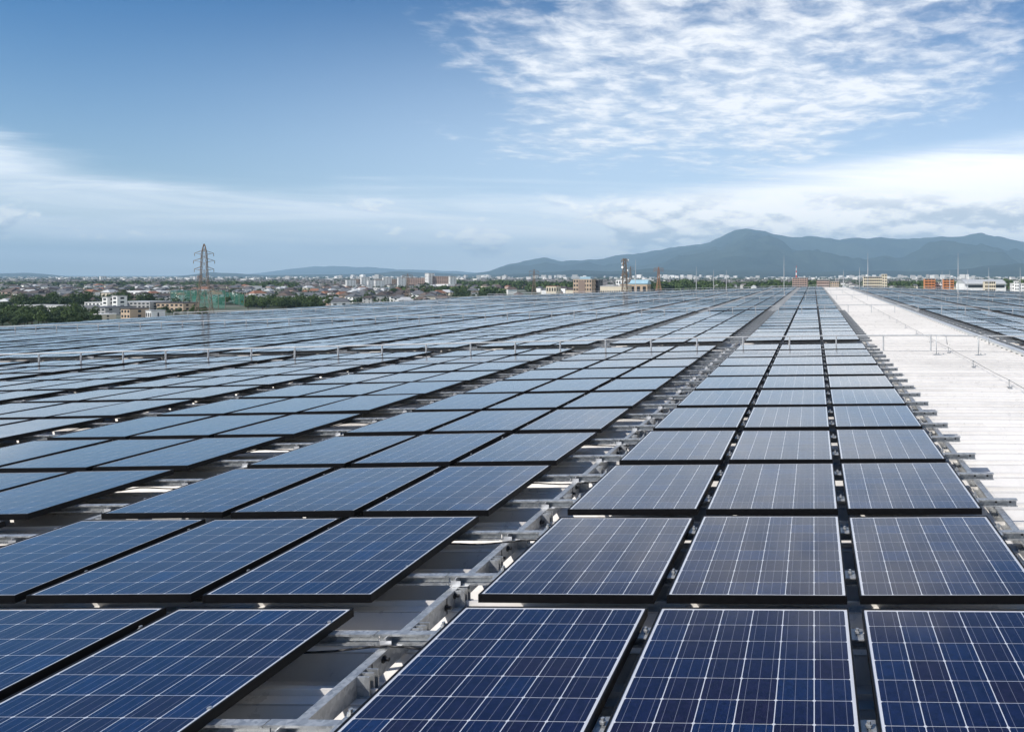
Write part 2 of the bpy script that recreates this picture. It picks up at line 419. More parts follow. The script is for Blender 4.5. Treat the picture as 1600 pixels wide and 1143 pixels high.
# ------------------------------------------------------------------ mounting racks
def channel_x(L):
    """purlin: C section along X, open towards -Y"""
    b = MB(); h = .058; f = .042; t = .003
    b.box(0, L, f-t, f, -h, 0); b.box(0, L, 0, f-t, -t, 0); b.box(0, L, 0, f-t, -h, -h+t); b.box(0, L, 0, t, -.011, -t); b.box(0, L, 0, t, -h+t, -h+.011)
    return b
def channel_y(L, nseg=1):
    """beam: C section along Y, web on the right, flanges to the left"""
    b = MB(); h = .1; f = .05; t = .004
    b.box(f-t, f, 0, L, -h, 0); b.box(0, f-t, 0, L, -t, 0); b.box(0, f-t, 0, L, -h, -h+t); b.box(0, t, 0, L, -.015, -t); b.box(0, t, 0, L, -h+t, -h+.015)
    return b
beam_m = channel_y(BAY-.006).mesh('beam', M['steel'])
pl_len = GP-.006
pur_m = channel_x(pl_len).mesh('purlin', M['steel'])
pur_end = {}
b = MB(); b.box(-.04, .075, -.012, .058, -.0035, 0); b.box(-.03, .03, -.012, -.008, -.0035, .03); b.box(-.004, .0, -.012, .055, 0, .045)
brk_m = b.mesh('splice_bracket', M['bright'])
b = MB(); b.bar((0, 0, 0), (.03, 0, 0), .011, 6); b.bar((.0, 0, 0), (.006, 0, 0), .019, 8); bolt_m = b.mesh('bolt', M['bolt'])
b = MB(); b.box(0, .002, -.003, .003, -.045, .045); slot_m = b.mesh('slot_plate', M['bolt'])
b = MB(); b.box(-.03, .03, -.055, .055, 0, .006); b.bar((0, 0, .006), (0, 0, .035), .008, 6); b.bar((0, 0, .014), (0, 0, .022), .014, 6); clamp_m = b.mesh('clamp', M['steel'])
b = MB(); b.box(-.028, .006, -.09, .09, .001, .005); b.bar((0, .03, .005), (0, .03, .04), .009, 6); b.bar((0, .03, .016), (0, .03, .026), .016, 6); clip_m = b.mesh('end_clip', M['steel'])
b = MB()
for k_ in range(3): b.box(-.01, .05, -.045+k_*.035, -.037+k_*.035, -.09, .0)
b.box(-.01, .06, -.05, .05, -.098, -.09); b.bar((.03, .0, -.09), (.03, .0, -.03), .008, 6)
foot_m = b.mesh('seam_clamp', M['steel'])
b = MB(); b.box(0, .03, -.004, .0, -.0045, .0); 
hole_m = MB(); hole_m.bar((0, -.003, 0), (0, .0005, 0), .0095, 10); hole_m = hole_m.mesh('hole_disc', M['bolt'])  # dark disc stands in for the shadowed hole in the purlin web

nb_detail = {('L', 0): 2, ('L', 1): 2, ('L', 2): 2, ('L', 3): 2, ('L', 4): 2, ('L', 5): 2, ('R', 0): 2, ('R', 1): 2}
def where(side, j):
    if side == 'L': return 'edging the white walkway' if j == 0 else '%s block left of the white walkway' % ORD[j]
    return '%s block right of the white walkway' % ORD[j]
for side, j, xl in blocks:
    zl, zrr = zr(xl), zr(xl+GW); sl = (zrr-zl)/GW; ang = -math.atan(sl)
    rack = empty('mounting_rack', (xl, 0, zl), (0, ang, 0))
    tag(rack, 'galvanised steel rack of purlins and beams, %s' % where(side, j), 'mounting rack', 'racks under the panel blocks')
    # beam in the gap at the left of the block, and a closing beam by the walkway
    bx = -.617/2-.025
    beams = [bx]
    if (side, j) == ('L', 0): beams.append(GW+.18)
    if (side, j) == ('R', 7): beams.append(GW+.18)
    for b_x in beams:
        for bay in range(NB): inst('beam', beam_m, rack, (b_x, bay*BAY+.003, Z_BT))
        if j < 3 and side == 'L' and b_x < 0:
            for n in range(0, 40): inst('seam_clamp', foot_m, rack, (b_x+.06, RIB*(n+.2), Z_BT-.002))
    nd = nb_detail.get((side, j), 0)
    p0 = -.617/2-.06                                   # purlin joint in the gap
    joined = MB()
    for bay in range(NB):
        for k in range(NR):
            for q_ in PUR:
                y = D0+bay*BAY+k*RP+q_
                L = pl_len + (.13 if (side, j) == ('L', 0) else 0)
                if bay < nd:
                    if (side, j) == ('L', 0):
                        if 'L0' not in pur_end: pur_end['L0'] = channel_x(GW+.36-p0).mesh('purlin', M['steel'])
                        inst('purlin', pur_end['L0'], rack, (p0, y, Z_PT))
                    else: inst('purlin', pur_m, rack, (p0, y, Z_PT))
                else: joined.box(p0, p0+GP-.006, y, y+.042, Z_PT-.058, Z_PT)
                if bay == 0 and ((side == 'L' and j < 4) or (side == 'R' and j < 1)):
                    inst('splice_bracket', brk_m, rack, (bx+.03, y-.006, Z_BT+.0045))
                    for dy_, dz_ in ((.02, -.03), (-.05, -.055)): inst('bolt', bolt_m, rack, (bx+.05, y-.10+dy_*1.5, Z_BT+dz_))
                    inst('slot_plate', slot_m, rack, (bx+.0505, y-.165, Z_BT-.05))
                    inst('end_clip', clip_m, rack, (-.617-.028 if not (side == 'R' and j == 0) else GW+.03, y+.02, Z_PT+.001))
                    inst('end_clip', clip_m, rack, (-.035, y+.02, Z_PT+.001))
                    for i in (1, 2): inst('clamp', clamp_m, rack, (i*(PW+PG)-PG/2, y+.02, Z_PT+.001))
                    if (side, j) == ('L', 0):
                        inst('end_clip', clip_m, rack, (GW+.04, y+.02, Z_PT+.001))
                        for hx in (.20, .31): inst('hole_disc', hole_m, rack, (GW+hx, y+.038, Z_PT-.03))
                    if side == 'R':
                        for hx in (.20, .31): inst('hole_disc', hole_m, rack, (-hx, y+.038, Z_PT-.03))
    if joined.v: tag(joined.build('purlin', M['steel'], rack), kind='stuff')

# cables strung along the purlins between the blocks
for g_ in range(0, 4):
    xa = X0-g_*GP
    for k in range(1, NR):
        y = D0+k*RP+PUR[1]-.02
        pts = []
        n = 14
        for t_ in range(n+1):
            u = t_/n; x = xa+.25-u*1.25
            sag = -.012*math.sin(u*9+k)-.05*max(0, (u-.75))*4*(1-abs(u-.9)*3) - .014
            pts.append((x, y-.012+.008*math.sin(u*13+k*2), zr(x)+Z_PT-.045+sag))
        b = MB(); b.tube(pts, .006, 6)
        o = b.build('cable', M['cable'], smooth=True)
        tag(o, 'black cable hung along a purlin, %s row, %s gap left of walkway' % (ORD[k-1], ORD[g_]), 'cable', 'cables between the panel blocks')

# ------------------------------------------------------------------ railings across the roof
post_m = MB(); post_m.bar((0, 0, Z_RT), (0, 0, .215), .02, 8); post_m.box(-.05, .05, -.05, .05, Z_RT, Z_RT+.012); post_m = post_m.mesh('post', M['rail'], False)
RNAME = ['nearest', 'second nearest', 'third nearest', 'fourth nearest', 'second farthest', 'farthest']
for r_ in range(1, NB+1):
    y = r_*BAY-.35
    rl = empty('railing', (0, y, ZR)); tag(rl, 'low galvanised railing crossing the panel rows, %s to the camera' % RNAME[r_-1] if r_ < 5 else 'low galvanised railing crossing the roof, %s from the camera' % RNAME[r_-1], 'railing', 'railings between the panel bays')
    b = MB(); xs = np.arange(XL+.3, XRt, 2.36)
    b.tube([(x, 0, zr(x)-ZR+.215) for x in xs], .018 if r_ < 3 else .022, 8); b.build('rail', M['rail'], rl)
    for x in np.arange(XL+.3, XRt, 1.18): inst('post', post_m, rl, (x, 0, zr(x)-ZR))

# ------------------------------------------------------------------ walkway fittings
b = MB()
duct = empty('cable_duct', (RX-.62, -8, zr(RX)+Z_RT)); tag(duct, 'long light grey cable duct along the right side of the walkway', 'duct')
b.box(0, .17, 0, YEND+6, .025, .085); b.build('duct_body', M['conduit'], duct)
b = MB(); b.box(-.012, .182, 0, YEND+6, .086, .094); b.build('lid', M['rail'], duct)
sb = MB(); sb.box(-.02, .19, -.03, .03, 0, .025); sb = sb.mesh('shadow_block', M['bolt'])  # dark blocks drawn for the shadow dashes between ribs under the duct
for n in range(int((YEND+5)/RIB)): inst('shadow_block', sb, duct, (0, n*RIB+.45, 0))
lf = empty('lifeline', (3.35, 0, zr(3.3)+Z_RT)); tag(lf, 'thin steel lifeline on short stands along the white walkway', 'lifeline')
ys = np.arange(4.2, 112, 2.8)
b = MB(); pts = []
for y in ys:
    for u in (0, .33, .66): pts.append((0, y+u*2.8, .125-.012*math.sin(u*math.pi)))
b.tube(pts, .004, 5); b.build('wire', M['bolt'], lf)
st = MB(); st.bar((0, 0, 0), (0, 0, .13), .008, 6); st.box(-.035, .035, -.035, .035, 0, .01); st.box(-.015, .015, -.01, .01, .115, .135); st = st.mesh('stand', M['steel'])
for y in ys: inst('stand', st, lf, (0, y, 0))
for n, (x_, y_) in enumerate(((2.95, 17.6), (3.95, 17.6))):
    gp = empty('gate_hoop', (x_, y_, zr(x_)+Z_RT)); tag(gp, 'slim bent steel hoop on the walkway, %s of the pair' % ('left' if n == 0 else 'right'), 'hoop', 'hoops on the walkway')
    b = MB(); b.tube([(0, 0, 0), (0, 0, .45), (.02, 0, .47), (.2, 0, .47), (.24, .02, .44), (.28, .1, .25)], .011, 6); b.build('pipe', M['rail'], gp, smooth=True)
    b = MB(); b.box(-.07, .09, -.06, .06, 0, .02); b.bar((.05, -.03, .02), (.05, -.03, .06), .012, 6); b.build('foot', M['steel'], gp)

# lightning rods
for rn, (px, yt, d) in enumerate(((993, 405, 108), (1088, 416, 111.5), (1115, 421, 111.5), (1135, 422, 111.5), (1225, 398, 100), (1318, 421, 111.5), (1343, 417, 111.5), (1356, 395, 96),
                  (1472, 423, 110), (1484, 422, 110), (1497, 395, 84), (1512, 421, 108), (1545, 418, 100), (1594, 417, 97))):
    c_, s_ = math.cos(YAW), math.sin(YAW); lat = (px-CX)/FPX*d
    x, y = -s_*d+c_*lat, c_*d+s_*lat; zt = CAMZ+(CY-yt)/FPX*d
    rod = empty('lightning_rod', (x, y, zr(x)+Z_RT))
    H = zt-(zr(x)+Z_RT)
    tag(rod, '%s grey lightning rod on the far roof, %s rod from the left' % ('tall' if yt < 410 else 'short', ORD[rn]), 'lightning rod', 'tall lightning rods' if yt < 410 else 'short lightning rods')
    b = MB(); b.cone((0, 0, 0), (0, 0, H*.6), .05, .042, 8); b.build('mast', M['rail'], rod)
    b = MB(); b.cone((0, 0, H*.6), (0, 0, H), .034, .012, 8); b.build('tip', M['rail'], rod)
    b = MB(); b.box(-.15, .15, -.15, .15, 0, .03); b.build('base_plate', M['steel'], rod)

HAZE = 6.6e-5
# ------------------------------------------------------------------ the town beyond the roof
CY_, SY_ = math.cos(YAW), math.sin(YAW)
def place(px, d, z=0.0):
    lat = (px-CX)/FPX*d
    return Vector((-SY_*d+CY_*lat, CY_*d+SY_*lat, z))
def ztop(y, d): return CAMZ+(CY-y)/FPX*d
def vnoise(x, y, seed=0):
    xi, yi = np.floor(x).astype(int), np.floor(y).astype(int); fx, fy = x-xi, y-yi
    fx = fx*fx*(3-2*fx); fy = fy*fy*(3-2*fy)
    def h(a, b):
        n = (a*374761393 + b*668265263 + seed*1442695041) & 0x7fffffff
        n = ((n ^ (n >> 13))*1274126177) & 0x7fffffff
        return ((n ^ (n >> 16)) & 0xffff)/65535.
    return (h(xi, yi)*(1-fx)+h(xi+1, yi)*fx)*(1-fy)+(h(xi, yi+1)*(1-fx)+h(xi+1, yi+1)*fx)*fy
def fbm(x, y, o=5, seed=0, ridged=False):
    s, a, t = 0, 1.0, 0
    for i in range(o):
        n = vnoise(x*2**i, y*2**i, seed+i*17)
        if ridged: n = 1-abs(2*n-1)
        s = s+n*a; t += a; a *= .5
    return s/t

def forest_mat():
    m, t, b = new_mat('forested_slope')
    g = t.node('ShaderNodeNewGeometry'); n = t.noise(g.outputs['Position'], .0011, 6, .65); n2 = t.noise(g.outputs['Position'], .02, 4, .6)
    f = t.math('ADD', t.math('MULTIPLY', n, .6), t.math('MULTIPLY', n2, .4))
    t.put(b.inputs['Base Color'], t.mix(t.mapr(f, .35, .65), (.005, .011, .009), (.040, .050, .032))); b.inputs['Roughness'].default_value = .95
    b.inputs['Specular IOR Level'].default_value = .1
    return m
M['forest'] = forest_mat()
def range_mesh(name, prof, dbase, dcrest, dback, label, nx=420, nd=70, spur=.42, seed=3, scale=1.0):
    pxs = np.linspace(prof[0][0], prof[-1][0], nx)
    yc = np.interp(pxs, [p[0] for p in prof], [p[1] for p in prof]); yc = yc-(fbm(pxs/23., pxs*0, 4, seed+50)-.5)*7*np.clip((431-yc)/25, 0, 1)
    crest = CAMZ+(CY-yc)/FPX*dcrest
    ds = np.concatenate([np.linspace(dbase, dcrest, nd), np.linspace(dcrest, dback, 8)[1:]])
    V_, F_ = [], []
    for d in ds:
        t = (d-dbase)/(dcrest-dbase)
        lat = (pxs-CX)/FPX*d
        if t <= 1:
            n = fbm(lat/(2600*scale)+d/9000, np.full(nx, d/(2400*scale)), 5, seed, True)-.55
            n2 = fbm(lat/(700*scale), np.full(nx, d/(700*scale)), 4, seed+5)-.5
            z = crest*(t**1.6 + (spur*n*2.8+.32*n2)*math.sin(math.pi*min(1, t))**.8)
            lim = (crest-CAMZ)/dcrest*d+CAMZ
            z = np.minimum(z, np.maximum(lim*.985, 0) if t < 1 else lim)
        else:
            u = (d-dcrest)/(dback-dcrest); z = crest*(1-u)
        z = np.maximum(z, -5)
        for l, zz_ in zip(lat, z): V_.append((-SY_*d+CY_*l, CY_*d+SY_*l, zz_))
    for r in range(len(ds)-1):
        for c in range(nx-1):
            i = r*nx+c; F_.append((i, i+1, i+nx+1, i+nx))
    me = bpy.data.meshes.new(name); me.from_pydata(V_, [], F_); me.materials.append(M['forest']); me.polygons.foreach_set('use_smooth', [True]*len(F_)); me.update()
    return tag(inst(name, me), label, kind='structure')
range_mesh('mountain_range', [(690, 432), (740, 427), (765, 423), (800, 411), (830, 406), (852, 402), (880, 406), (908, 408), (940, 403), (965, 400), (990, 397), (1012, 393), (1035, 391), (1060, 386),
    (1090, 383), (1110, 377), (1130, 367), (1148, 361), (1165, 358), (1185, 361), (1215, 366), (1240, 370), (1270, 369), (1300, 373), (1350, 371), (1400, 373), (1450, 371), (1500, 369), (1522, 366), (1536, 363),
    (1560, 371), (1600, 378), (1700, 372), (1850, 380), (2100, 395), (2500, 430)], 9500, 16500, 20000, 'long blue mountain range with a rounded peak behind the town')
range_mesh('foothills', [(760, 431), (860, 425), (900, 422), (960, 424), (1020, 420), (1080, 424), (1160, 421), (1250, 425), (1350, 423), (1430, 424), (1500, 420), (1560, 414), (1640, 410), (1750, 414), (1900, 424), (2100, 430)],
    7000, 9300, 11500, 'low wooded foothills below the mountain range', 200, 26, .3, 11, .6)
range_mesh('far_hills', [(-900, 424), (-400, 420), (-100, 426), (0, 427), (45, 426), (80, 429), (115, 433), (170, 432), (240, 434), (290, 430), (330, 425), (370, 427), (420, 430), (480, 429), (560, 428), (620, 424), (700, 427), (760, 430), (820, 432)],
    8500, 11500, 14500, 'long low blue hills along the left horizon', 240, 20, .25, 23, .7)
range_mesh('far_mountain', [(330, 431), (400, 427), (450, 421), (490, 416), (520, 414), (560, 417), (600, 419), (650, 421), (720, 424), (800, 430)],
    17000, 22000, 25000, 'pale distant mountain above the left hills', 90, 16, .2, 31, 1.4)

# materials of the town
def wall_mat(name, colr, isl=.0): return plain(name, colr, .75, 0, .06, .35, island=isl)
M['w_white'] = wall_mat('white_render', (.84, .83, .80)); M['w_cream'] = wall_mat('cream_render', (.68, .60, .46)); M['w_tan'] = wall_mat('tan_tile', (.50, .38, .27))
M['w_grey'] = wall_mat('grey_concrete', (.40, .40, .39)); M['w_brown'] = wall_mat('brown_wall_and_shade', (.27, .20, .16)); M['w_orange'] = wall_mat('orange_tile', (.60, .24, .09))  # brown walls also carry painted shade: estate sides and office recess
M['w_pink'] = wall_mat('pinkish_tile', (.50, .36, .30)); M['blue_roof'] = plain('pale_blue_metal_roof', (.30, .45, .52), .5, 0, .08, .3)
M['r_brown'] = plain('brown_roof_tiles', (.10, .075, .062), .8, 0, .2, 1); M['r_grey'] = plain('slate_grey_roof', (.10, .105, .115), .75, 0, .2, 1)
M['r_dark'] = plain('dark_brown_metal_roof', (.06, .047, .042), .7, 0, .2, 1); M['r_orange'] = plain('orange_roof_tiles', (.26, .12, .07), .8, 0, .15, 1); M['r_light'] = plain('light_grey_metal_roof', (.45, .46, .46), .5, 0, .1, .4)
M['yellow'] = plain('ochre_painted_metal', (.62, .38, .06), .6); M['pane'] = plain('window_glass_dark', (.03, .037, .045), .15, 0, .2, 2)
M['lattice'] = plain('weathered_tower_steel', (.25, .19, .145), .6, .3, .1, .8); M['rust'] = plain('rust_brown_tower_paint', (.36, .20, .12), .7, 0, .1, .8); M['red'] = plain('red_mast_paint', (.55, .07, .05), .6)
M['trunk'] = plain('bark', (.09, .065, .045), .9)
def leaf_mat(name, a, b_):
    m, t, b = new_mat(name)
    g = t.node('ShaderNodeNewGeometry'); oi = t.node('ShaderNodeObjectInfo')
    r_ = t.math('FRACT', t.math('ADD', g.outputs['Random Per Island'], oi.outputs['Random']))
    n = t.noise(g.outputs['Position'], .05, 3)
    t.put(b.inputs['Base Color'], t.mix(t.math('ADD', t.math('MULTIPLY', r_, .6), t.math('MULTIPLY', n, .4)), a, b_)); b.inputs['Roughness'].default_value = .8
    b.inputs['Specular IOR Level'].default_value = .2
    return m
M['leaf'] = leaf_mat('leaf_green', (.028, .05, .014), (.09, .135, .04)); M['leaf_d'] = leaf_mat('leaf_dark_green', (.02, .038, .014), (.055, .085, .03))

occupied = []
def building(label, px0, px1, yt, d, dep, rot, wall, floors=4, bays=6, style='windows', roofm=None, group=None, cat='building', extra=None, zbase=0, base='apartment_building'):
    H = ztop(yt, d)-zbase; w_ = (px1-px0)/FPX*d; c = place((px0+px1)/2, d+dep/2, zbase); rr = R(rot)
    w_ = max(4, (w_-abs(math.sin(rr))*dep)/math.cos(rr))
    occupied.append((c.x, c.y, max(w_, dep)*.6+4))
    o = empty(base, c, (0, 0, YAW+rr)); tag(o, label, cat, group)
    b = MB(); b.box(-w_/2, w_/2, -dep/2, dep/2, 0, H); b.build('wall', wall, o)
    b = MB(); b.box(-w_/2-.15, w_/2+.15, -dep/2-.15, dep/2+.15, H, H+.5); b.build('roof', roofm or M['w_grey'], o)
    fh = H/floors; zlow = max(0, 23.0-zbase-.0*H)
    f0 = max(0, floors-8)
    if style == 'windows':
        ww, wh = w_/bays*.55, fh*.5
        b = MB(); b.box(-ww/2, ww/2, -.06, .12, 0, wh); wm = b.mesh('window', M['pane'])
        b = MB(); b.box(-.06, .12, -ww/2, ww/2, 0, wh); ws = b.mesh('window', M['pane'])
        for f in range(f0, floors):
            for k in range(bays): inst('window', wm, o, (-w_/2+(k+.5)*w_/bays, -dep/2, f*fh+fh*.3))
            for k in range(max(1, int(dep/5))):
                nn = max(1, int(dep/5))
                for sx in (-1, 1): inst('window', ws, o, (sx*w_/2-(.03 if sx > 0 else .03), -dep/2+(k+.5)*dep/nn, f*fh+fh*.3), (0, 0, 0), (1, min(1, dep/nn*.5/ww), 1))
    else:                                            # balconies along the front
        b = MB(); b.box(-w_/2+.4, w_/2-.4, -.05, .1, 0, fh*.5); wb = b.mesh('window', M['pane'])  # one dark strip per floor: windows plus the shade of the balcony recess
        b = MB(); b.box(-w_/2+.2, w_/2-.2, -1.3, 0, 0, fh*.42); bb = b.mesh('balcony', wall)
        for f in range(f0, floors): inst('window', wb, o, (0, -dep/2, f*fh+fh*.45)); inst('balcony', bb, o, (0, -dep/2, f*fh+.02))
        b = MB(); b.box(-.18, .18, -1.28, 0, 0, H-.1); pm = b.mesh('party_wall', wall)
        for k in range(bays+1): inst('party_wall', pm, o, (-w_/2+.2+k*(w_-.4)/bays, -dep/2, 0))
    return o, w_, H

# --- left: school and neighbours
def bld(*a, **k): return building(*a, **k)
bld('long pale school block with dark windows behind the left trees', 36, 92, 478, 430, 12, -14, M['w_grey'], 2, 9, base='school_building')
bld('white two storey school wing behind the left trees', 84, 118, 478, 425, 12, -14, M['w_white'], 2, 6, base='school_building')
bld('white school wing with a row of windows, right end', 116, 142, 479, 425, 14, -18, M['w_white'], 2, 5, base='school_building')
bld('grey low hall with flat roof beside the white school wing', 140, 196, 481, 430, 18, -8, M['w_grey'], 2, 6, roofm=M['r_grey'], base='school_building')
bld('white block with two stair towers behind the school', 144, 192, 473, 470, 14, -10, M['w_white'], 3, 6)
bld('narrow white stair tower, left of two behind the school', 168, 175, 465, 465, 6, -10, M['w_white'], 4, 1, base='stair_tower', cat='tower')
bld('narrow white stair tower, right of two behind the school', 183, 191, 463, 465, 6, -10, M['w_white'], 4, 1, base='stair_tower', cat='tower')
bld('long white flat roofed hall above the school', 180, 268, 456, 760, 30, -6, M['w_white'], 2, 10, roofm=M['w_white'], base='hall')
bld('grey flat block with small square windows', 200, 256, 472, 480, 14, -8, M['w_grey'], 3, 7, roofm=M['r_light'])
bld('orange brown tiled block near the roof edge', 196, 226, 483, 395, 9, -20, M['w_tan'], 2, 3, roofm=M['r_dark'])
bld('low building with tan walls and dark red roof', 254, 302, 474, 480, 12, -5, M['w_tan'], 2, 6, roofm=M['r_dark'])
bld('small white house front near the roof edge', 237, 249, 486, 390, 7, -15, M['w_white'], 1, 3, roofm=M['r_light'], cat='house', base='house')
bld('small cream building in front of the orange block', 152, 172, 492, 370, 8, -10, M['w_cream'], 2, 3, roofm=M['w_white'])
bld('white striped apartment block right of the pylon', 387, 406, 447, 1000, 14, -22, M['w_white'], 5, 4, 'balcony')
bld('white lower apartment wing right of the pylon', 406, 420, 450, 1010, 12, -22, M['w_white'], 4, 3, 'balcony')
bld('small white block with grey side among the dark trees', 382, 394, 462, 640, 9, -28, M['w_white'], 3, 2)
for n, (a, c, y, d) in enumerate(((133, 139, 434.5, 2600), (146, 149.5, 433, 2700), (157, 164, 431.5, 2600))):
    bld('white tower block on the left skyline, %s of three' % ORD[n], a, c, y, d, 16, -25, M['w_white'], 9, 3, group='white towers on the left skyline')
bld('pale tower block on the skyline beside the pylon', 304, 309, 432, 2600, 14, -20, M['w_white'], 9, 2)
bld('dark slim tower block touching the pylon', 310, 314, 430, 2500, 14, -20, M['w_brown'], 9, 2)
# --- middle: housing estate
est = [(543, 553, 437.5, 1250, 'w_white'), (556, 566, 436, 1500, 'w_brown'), (566, 575, 433, 1350, 'w_white'), (577, 586, 438, 1250, 'w_white'), (588, 602, 436, 1500, 'w_brown'),
       (590, 595, 438, 1240, 'w_white'), (602, 607, 433.5, 1350, 'w_white'), (607, 624, 436, 1500, 'w_brown'), (623, 633, 433.5, 1300, 'w_white')]  # brown entries are shaded long sides of the white towers, shade as colour
for n, (a, c, y, d, m_) in enumerate(est):
    bld('%s estate tower in the centre left cluster, %s from the left' % ('white' if m_ == 'w_white' else 'brown painted-shade side of', ORD[n]), a, c, y, d, 16, -30 if m_ == 'w_white' else -6, M[m_], 10, 3 if m_ == 'w_white' else 5, 'windows' if m_ == 'w_white' else 'balcony', group='estate towers in the centre left cluster')
bld('long brown apartment slab with many bays left of the estate tower', 637, 668, 434, 1350, 14, 8, M['w_pink'], 8, 9, 'balcony')
bld('tall pale tower joining the two brown slabs', 666, 677, 427, 1340, 14, -20, M['w_white'], 10, 3)
bld('long brown apartment slab with many bays right of the estate tower', 675, 706, 431.5, 1350, 14, 8, M['w_pink'], 9, 9, 'balcony')
bld('white gable end of the right brown slab', 704, 710, 432, 1330, 14, -25, M['w_white'], 9, 2)
bld('long low white shed below the brown slabs', 685, 707, 444.5, 1100, 20, -5, M['w_white'], 1, 6, roofm=M['w_white'], base='shed')
bld('white four storey block below the estate towers', 568, 578, 446, 950, 12, -25, M['w_white'], 4, 3)
bld('white low block with flat roof below the estate towers', 578, 600, 450, 960, 14, -12, M['w_white'], 3, 5)
bld('pale green long roofed hall below the estate towers', 606, 630, 450, 1000, 16, -5, M['w_grey'], 2, 6, roofm=M['blue_roof'], base='hall')
bld('small brick apartment block behind the second pylon', 640, 650, 451, 800, 10, -20, M['w_pink'], 4, 3, 'balcony')
# --- tan building with a blue crown, blue roofed plant
o, w_, H = bld('tan office block with a recessed window bay painted dark', 899, 929, 436.5, 600, 14, -2, M['w_tan'], 6, 7, base='office_building')
b = MB(); b.box(-w_*.22, w_*.14, -7.2, -6.9, H*.30, H-1.0); b.build('recess_shade', M['w_brown'], o)  # dark slab on the front, colour standing in for the recess's shade
b = MB(); b.box(-w_*.18, w_*.40, -5, 5, H+.5, H+2.2); b.build('roof_house', M['blue_roof'], o)
bld('right side of the tan office block, its shade painted dark', 929, 939, 437, 612, 14, -2, M['r_grey'], 5, 2, base='shaded_side')  # separate dark block paints the shade on the office's right side
o, w_, H = bld('tan works building under a broad pale blue roof', 986, 1015, 444, 560, 12, -3, M['w_tan'], 2, 3, roofm=M['blue_roof'], base='works_building')
b = MB(); b.v = [(-w_/2-.4, -6.4, H+.4), (w_/2+.4, -6.4, H+.4), (w_/2+.4, 6.4, H+.4), (-w_/2-.4, 6.4, H+.4), (-w_/2, -1.5, H+3.4), (w_/2, -1.5, H+3.4), (w_/2, 1.5, H+3.4), (-w_/2, 1.5, H+3.4)]
b.f = [(0, 1, 5, 4), (1, 2, 6, 5), (2, 3, 7, 6), (3, 0, 4, 7), (4, 5, 6, 7)]; b.m = [0]*5; b.uv = [((0, 0),)*4]*5; b.build('pitched_roof', M['blue_roof'], o)
bld('lower blue roofed wing left of the works building', 970, 987, 443.5, 566, 10, -3, M['w_tan'], 2, 4, roofm=M['blue_roof'], base='works_building')
bld('long low cream works block behind the roof edge', 940, 985, 447.5, 545, 12, -4, M['w_cream'], 1, 12, base='works_building')
bld('stepped cream block left of the lattice tower', 950, 964, 446, 555, 10, -8, M['w_cream'], 2, 4, base='works_building')
bld('white cube shaped plant behind the lattice tower', 964, 985, 437.5, 900, 16, -10, M['w_white'], 3, 4, base='works_building')
bld('orange roofed low building left of the tan office block', 856, 874, 447.5, 700, 12, -5, M['w_cream'], 2, 4, roofm=M['r_orange'])
# --- right
o, w_, H = bld('brick apartment block carrying a red and white mast', 1238, 1263, 434, 900, 14, -8, M['w_pink'], 8, 6, 'balcony')
b = MB()
for k_ in range(5): b.cone((-w_*.28, 0, H+.5+k_*3), (-w_*.28, 0, H+3.5+k_*3), .8-.13*k_, .67-.13*k_, 8, k_ % 2)
b.build('mast', [M['red'], M['w_white']], o)
bld('low brick apartment block left of the walkway end', 1276, 1297, 437.5, 900, 12, -8, M['w_pink'], 6, 6, 'balcony')
bld('small brown block left of the walkway end', 1297, 1312, 440, 950, 12, -8, M['w_tan'], 5, 4)
bld('cream apartment block with pale vertical fins', 1348, 1379, 432.5, 800, 14, -4, M['w_cream'], 7, 9, 'balcony')
bld('taller cream stair tower at the right of the finned block', 1377, 1386, 428.5, 798, 10, -4, M['w_cream'], 8, 2)
bld('orange banded apartment block, left of the two', 1443, 1461, 435.5, 800, 12, -6, M['w_orange'], 7, 3, 'balcony')
bld('white low link between the two orange blocks', 1459, 1475, 441, 810, 10, -6, M['w_white'], 5, 5, 'balcony')
bld('orange banded apartment block, right of the two', 1472, 1490, 436, 790, 12, -6, M['w_orange'], 7, 3, 'balcony')
bld('pale office block in front of the grey arena', 1536, 1555, 440, 700, 12, -8, M['w_cream'], 5, 5, 'balcony')
bld('white stepped apartment block at the right edge of the view', 1578, 1600, 443, 700, 14, -10, M['w_white'], 5, 5)
bld('white stair tower on the stepped block at the right edge', 1584, 1592, 439.5, 698, 8, -10, M['w_white'], 6, 2, base='stair_tower', cat='tower')
# grey arena with a curved roof
d = 1000; H = ztop(443.5, d); c = place(1532, d+25); w_ = 66/FPX*d
ar = empty('arena', c, (0, 0, YAW)); tag(ar, 'wide grey arena with a shallow curved metal roof', 'arena'); occupied.append((c.x, c.y, 45))
b = MB(); b.box(-w_/2, w_/2, -22, 22, 0, H); b.build('wall', M['w_white'], ar)
b = MB(); b.box(-w_/2+6, w_/2-2, -22.2, -21.8, H*.55, H*.85); b.build('window', M['pane'], ar)
b = MB(); n = 14
prf = [(-25+50*k_/n, H+6.2*(1-abs(2*k_/n-1)**2.2)) for k_ in range(n+1)]
for (y0, z0), (y1, z1) in zip(prf[:-1], prf[1:]): b.quad((-w_/2-1+max(0, 0), y0, z0), (w_/2+1, y0, z0), (w_/2-1.5, y1, z1), (-w_/2+1.5, y1, z1))
for sx in (-1, 1): b.face([(sx*(w_/2-.5), y, z) for y, z in prf])
b.build('roof', M['r_light'], ar)

